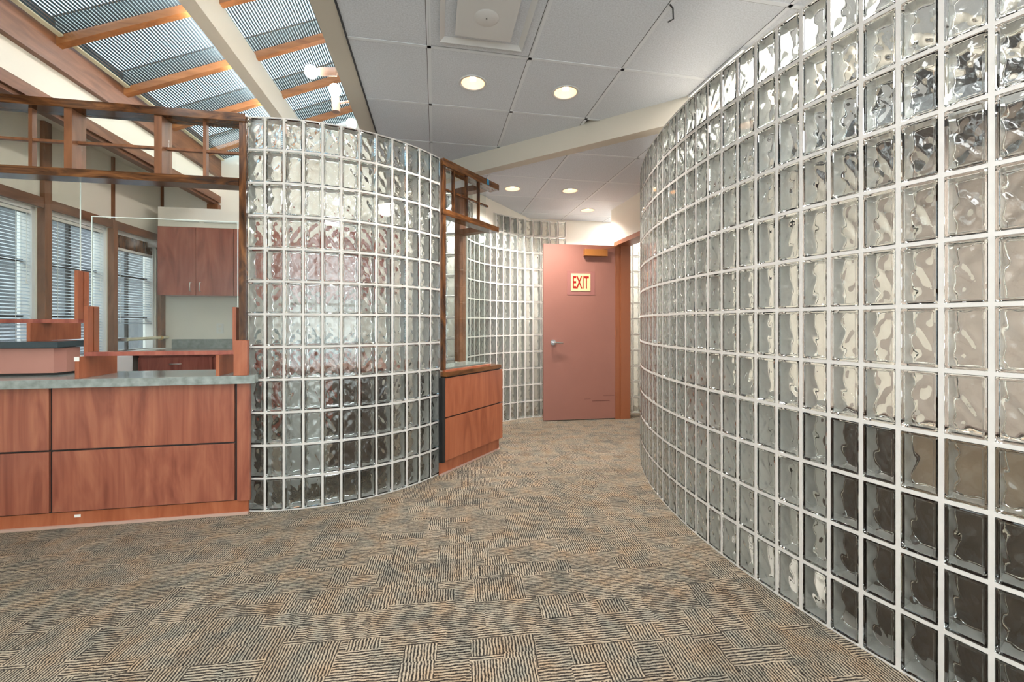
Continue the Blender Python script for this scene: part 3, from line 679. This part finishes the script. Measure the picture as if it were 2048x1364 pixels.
MB().hexa([P3(DD, DW-.19, -.04, 2.046), P3(DD, DW-.02, -.10, 2.075), P3(DD, DW-.02, -.07, 2.075), P3(DD, DW-.19, -.01, 2.046), P3(DD, DW-.19, -.04, 2.052), P3(DD, DW-.02, -.10, 2.081), P3(DD, DW-.02, -.07, 2.081), P3(DD, DW-.19, -.01, 2.052)]).build('arm', 'bronze', cl)
for z in (.28, 1.05, 1.82): MB().tube([P3(DD, DW+.006, -.004, z-.05), P3(DD, DW+.006, -.004, z+.05)], .007, 8).build('hinge', 'frame_brown', dr)
for s0, s1, z, t in ((.60, .82, .222, .008), (.50, .58, .25, .004), (.74, .88, .285, .005)):
    MB().box(DD, s0, s1, -.0012, -.0004, z, z+t).build('scuff', 'scuff', dr)
# exit sign on the door leaf
es = empty('exit_sign', P3(DD, .44, -.003, 1.52), 'small EXIT sign with red letters screwed to the open door', 'sign')
box('backing', 'sign_plate', DD, .288, .632, -.004, -.0003, 1.500, 1.785, es)
box('face', 'sign_face', DD, .335, .575, -.009, -.004, 1.545, 1.755, es, .001)
cu = bpy.data.curves.new('exit', 'FONT'); cu.body = 'EXIT'; cu.size = 1; cu.extrude = .002; cu.offset = .018; cu.align_x = 'CENTER'; cu.align_y = 'CENTER'
to = bpy.data.objects.new('exit', cu); COL.objects.link(to); bpy.context.view_layer.update()
tm = bpy.data.meshes.new_from_object(to.evaluated_get(bpy.context.evaluated_depsgraph_get())); bpy.data.objects.remove(to)
xs = [q.co.x for q in tm.vertices]; ys = [q.co.y for q in tm.vertices]
sx, sy = .198/(max(xs)-min(xs)), .148/(max(ys)-min(ys)); mxx, myy = (max(xs)+min(xs))/2, (max(ys)+min(ys))/2
for q in tm.vertices: q.co = Vector(((q.co.x-mxx)*sx, -q.co.z*.6, (q.co.y-myy)*sy))
tm.materials.clear(); tm.materials.append(MATS['sign_red'])
inst(tm, 'lettering', P3(DD, .455, -.0098, 1.652), math.atan2(dt.y, dt.x), es)

# ------------------------------------------------------------------ lights and fittings on the ceiling
def downlight(x, y, z, label, watts=22):
    r_ = empty('downlight', (x, y, z), label, 'downlight', 'round recessed downlights')
    MB().lathe((x, y, z), [(.076, .004), (.076, -.004), (.092, -.004), (.094, .003), (.094, .008)], 32).build('trim_ring', 'white_metal', r_)
    MB().lathe((x, y, z), [(.076, .002), (.070, .05), (.060, .075), (.001, .078)], 32).build('reflector', 'lamp_warm', r_)
    MB().tube([(x-.012, y, z+.07), (x-.012, y, z+.015), (x+.012, y, z+.015), (x+.012, y, z+.07)], .009, 8).build('lamp', 'lamp_hot', r_)
    ld = bpy.data.lights.new('downlight_lamp', 'SPOT'); ld.energy = watts; ld.color = (1, .94, .88); ld.spot_size = 2.3; ld.spot_blend = .8; ld.shadow_soft_size = .06
    lo = bpy.data.objects.new('downlight_lamp', ld); COL.objects.link(lo); lo.parent = r_; lo.location = (0, 0, -.02)
def cutout(ob_list): pass
for x, y, z, lb in ((-.254, 2.715, ZN+.003, 'recessed downlight below the square air diffuser'), (.362, 2.827, ZN+.003, 'recessed downlight right of the diffuser before the cream bulkhead'),
                    (.005, 4.381, ZF+.003, 'hall downlight nearest the corner window frame'), (.618, 4.447, ZF+.003, 'hall downlight in front of the open door'),
                    (.944, 5.22, ZF+.003, 'farthest hall downlight above the open door')):
    downlight(x, y, z, lb, 30 if z > 2.65 else 55)
def troffer(a, b, label, zc):  # unseen ceiling panels added to brighten the rooms and the glass
    r_ = empty('added_troffer', P3(R, a, b, zc-.02), label, 'light', 'added ceiling troffers out of view')
    box('frame', 'white_metal', R, a-.285, a+.285, b-.19 if zc < 2.6 else b-.31, b+.19 if zc < 2.6 else b+.31, zc-.012, zc-.001, r_)
    box('lens', 'fill_lens_warm' if 'side room' in label else 'fill_lens_cool', R, a-.26, a+.26, b-.16 if zc < 2.6 else b-.285, b+.16 if zc < 2.6 else b+.285, zc-.018, zc-.012, r_)
for a, b, lb, zc in ((.253, .19, 'added square ceiling troffer nearest behind the viewer', ZN), (.253, -1.07, 'added square ceiling troffer by the rear windows', ZN),
                 (1.99, 1.14, 'added unseen troffer in the side room nearest the viewer', ZN), (1.99, 2.40, 'added unseen troffer in the side room beside the glass blocks', ZN), (3.76, 1.45, 'added unseen troffer in the side room along its far wall', ZN), (2.59, 3.66, 'added unseen troffer at the far end of the side room', ZN),
                 (.45, 5.29, 'added unseen troffer behind the hollow glass block wall', ZF), (2.72, 5.28, 'added unseen troffer in the passage beyond the doorway', ZF)):
    troffer(a, b, lb, zc)
# air diffuser, in the tile bay nearest the viewer
df = empty('air_diffuser', P3(R, .253, 2.086, ZN-.04), 'square white air diffuser in the ceiling', 'diffuser')
ca, cb = .253, 2.086
def pyr(h0, h1, z0, z1, name, th=.004):
    mb = MB(); r0 = [(-h0, -h0), (h0, -h0), (h0, h0), (-h0, h0)]; r1 = [(-h1, -h1), (h1, -h1), (h1, h1), (-h1, h1)]
    v = [P3(R, ca+x*.96, cb+y, z0) for x, y in r0]+[P3(R, ca+x*.96, cb+y, z1) for x, y in r1]
    v += [P3(R, ca+x*.96, cb+y, z0+th) for x, y in r0]+[P3(R, ca+x*.96, cb+y, z1+th) for x, y in r1]
    f = [(i, (i+1) % 4, 4+(i+1) % 4, 4+i) for i in range(4)]+[(8+i, 12+i, 12+(i+1) % 4, 8+(i+1) % 4) for i in range(4)]+[(i, 8+i, 8+(i+1) % 4, (i+1) % 4) for i in range(4)]+[(4+i, 4+(i+1) % 4, 12+(i+1) % 4, 12+i) for i in range(4)]
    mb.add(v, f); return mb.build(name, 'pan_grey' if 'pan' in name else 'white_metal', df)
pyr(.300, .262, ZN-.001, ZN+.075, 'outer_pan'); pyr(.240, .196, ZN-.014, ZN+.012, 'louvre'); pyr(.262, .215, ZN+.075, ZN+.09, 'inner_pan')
cp = MB(); cp.box(R, ca-.150, ca+.150, cb-.156, cb+.156, ZN-.026, ZN-.018); cp.build('centre_panel', 'white_metal', df, .002)
x_, y_ = R(ca, cb); MB().lathe((x_, y_, ZN-.026), [(.062, 0), (.055, -.003), (.001, -.0035)], 28).build('dimple', 'white_metal', df)
MB().lathe((x_, y_, ZN-.0297), [(.004, 0), (.001, -.001)], 10).build('screw', 'black', df)
box('neck', 'shadow_gap', R, ca-.2, ca+.2, cb-.2, cb+.2, ZN+.07, ZN+.09, df)  # dark sheet, shade of the gaps put into its colour
# wire hook hanging from the ceiling grid
MB().tube([(.77, 2.04, ZN), (.79, 2.05, ZN-.012), (.80, 2.07, ZN-.05), (.775, 2.075, ZN-.062)], .004, 6).build('wire_hook', 'black', None, label='black bent wire hanging from the ceiling grid', cat='wire')
# globe lamps on the beam beside the skylight
def spot(x, y, z, axis, label, arm_to):
    r_ = empty('globe_spotlight', (x, y, z), label, 'spotlight', 'globe spotlights on the beam')
    ax = Vector(axis).normalized(); c = Vector((x, y, z))
    MB().ball(c, .042, 20).build('bulb', 'bulb', r_)
    MB().tube([c+ax*.03, c+ax*.05, c+ax*.055, c+ax*.16], [.020, .022, .028, .028], 16).build('holder', 'socket_pink', r_)
    MB().tube([c+ax*.1, Vector(arm_to)], .009, 8).build('arm', 'socket_pink', r_)
    MB().ball(Vector(arm_to)+Vector((0, 0, .02)), .014, 10).build('knob', 'brass', r_)
def onbeam(b, z): return P3(R, -.605, b, z)
spot(*P3(R, -.82, 3.0, 2.85), (1, .18, .12), 'globe spotlight pointing left, nearest the viewer', onbeam(3.05, 2.89))
spot(*P3(R, -.72, 3.227, 2.863), (.05, 0, -1), 'upright globe spotlight in the middle of the three on the beam', onbeam(3.24, 2.80))
spot(*P3(R, -.70, 3.731, 2.857), (.05, 0, -1), 'farthest globe spotlight just above the glass blocks', onbeam(3.75, 2.80))
spot(*P3(R, -.70, 1.9, 2.857), (.05, 0, -1), 'unseen globe spotlight added on the beam above the viewer', onbeam(1.92, 2.80))  # extra globe added out of view for more light
for a, b0, b1, z, lb in ((-1.625, 3.1, 5.2, 3.30, 'added linear strip light on the hidden window side of the middle skylight beam'), (-.605, 3.95, 5.3, 2.86, 'added linear strip light on the beam behind the left glass blocks')):  # added out of sight to brighten the reception
    r_ = empty('added_strip', P3(R, a, (b0+b1)/2, z), lb, 'light', 'added strip lights on hidden faces of the skylight beams')
    box('housing', 'white_metal', R, a-.03, a, b0, b1, z, z+.08, r_); box('lens', 'fill_strip_lens', R, a-.036, a-.03, b0+.02, b1-.02, z+.008, z+.072, r_)
MB().box(R, -.48, -.470, -2.3, 4.3, ZN-.004, ZN+.02).build('trim_9', 'shadow_gap', label='dark edge strip between beam and ceiling tiles', kind='structure')
# ------------------------------------------------------------------ outside
MB().box(R, -5.2, -5.0, -1, 11, -1, 2.9).build('neighbour_wall', 'exterior', label='dark blue-grey facade outside the windows', cat='facade')
# portals guide the daylight sampling through the openings
def portal(c, normal, up, sx, sy):
    ld = bpy.data.lights.new('daylight_portal', 'AREA'); ld.shape = 'RECTANGLE'; ld.size = sx; ld.size_y = sy; ld.cycles.is_portal = True
    o = bpy.data.objects.new('daylight_portal', ld); COL.objects.link(o)
    z = -Vector(normal).normalized(); y = Vector(up); y = (y-z*y.dot(z)).normalized(); x = y.cross(z)
    o.matrix_world = Matrix.Translation(c) @ Matrix((x, y, z)).transposed().to_4x4()
dv = Vector((CT, ST, 0)); vv = Vector((-ST, CT, 0))
for a0, a1 in RWIN: portal(P3(R, (a0+a1)/2, -2.45, 1.425), vv, (0, 0, 1), a1-a0, 2.15)
for b0, b1 in WIN: portal(P3(R, WA-.16, (b0+b1)/2, 1.48), dv, (0, 0, 1), b1-b0, 1.2)
sn = Vector((SLP*CT, SLP*ST, -1)); am = -1.53
portal(P3(R, am, 1.6, roofz(am)+.24), sn, vv, 2.15, 7.8)
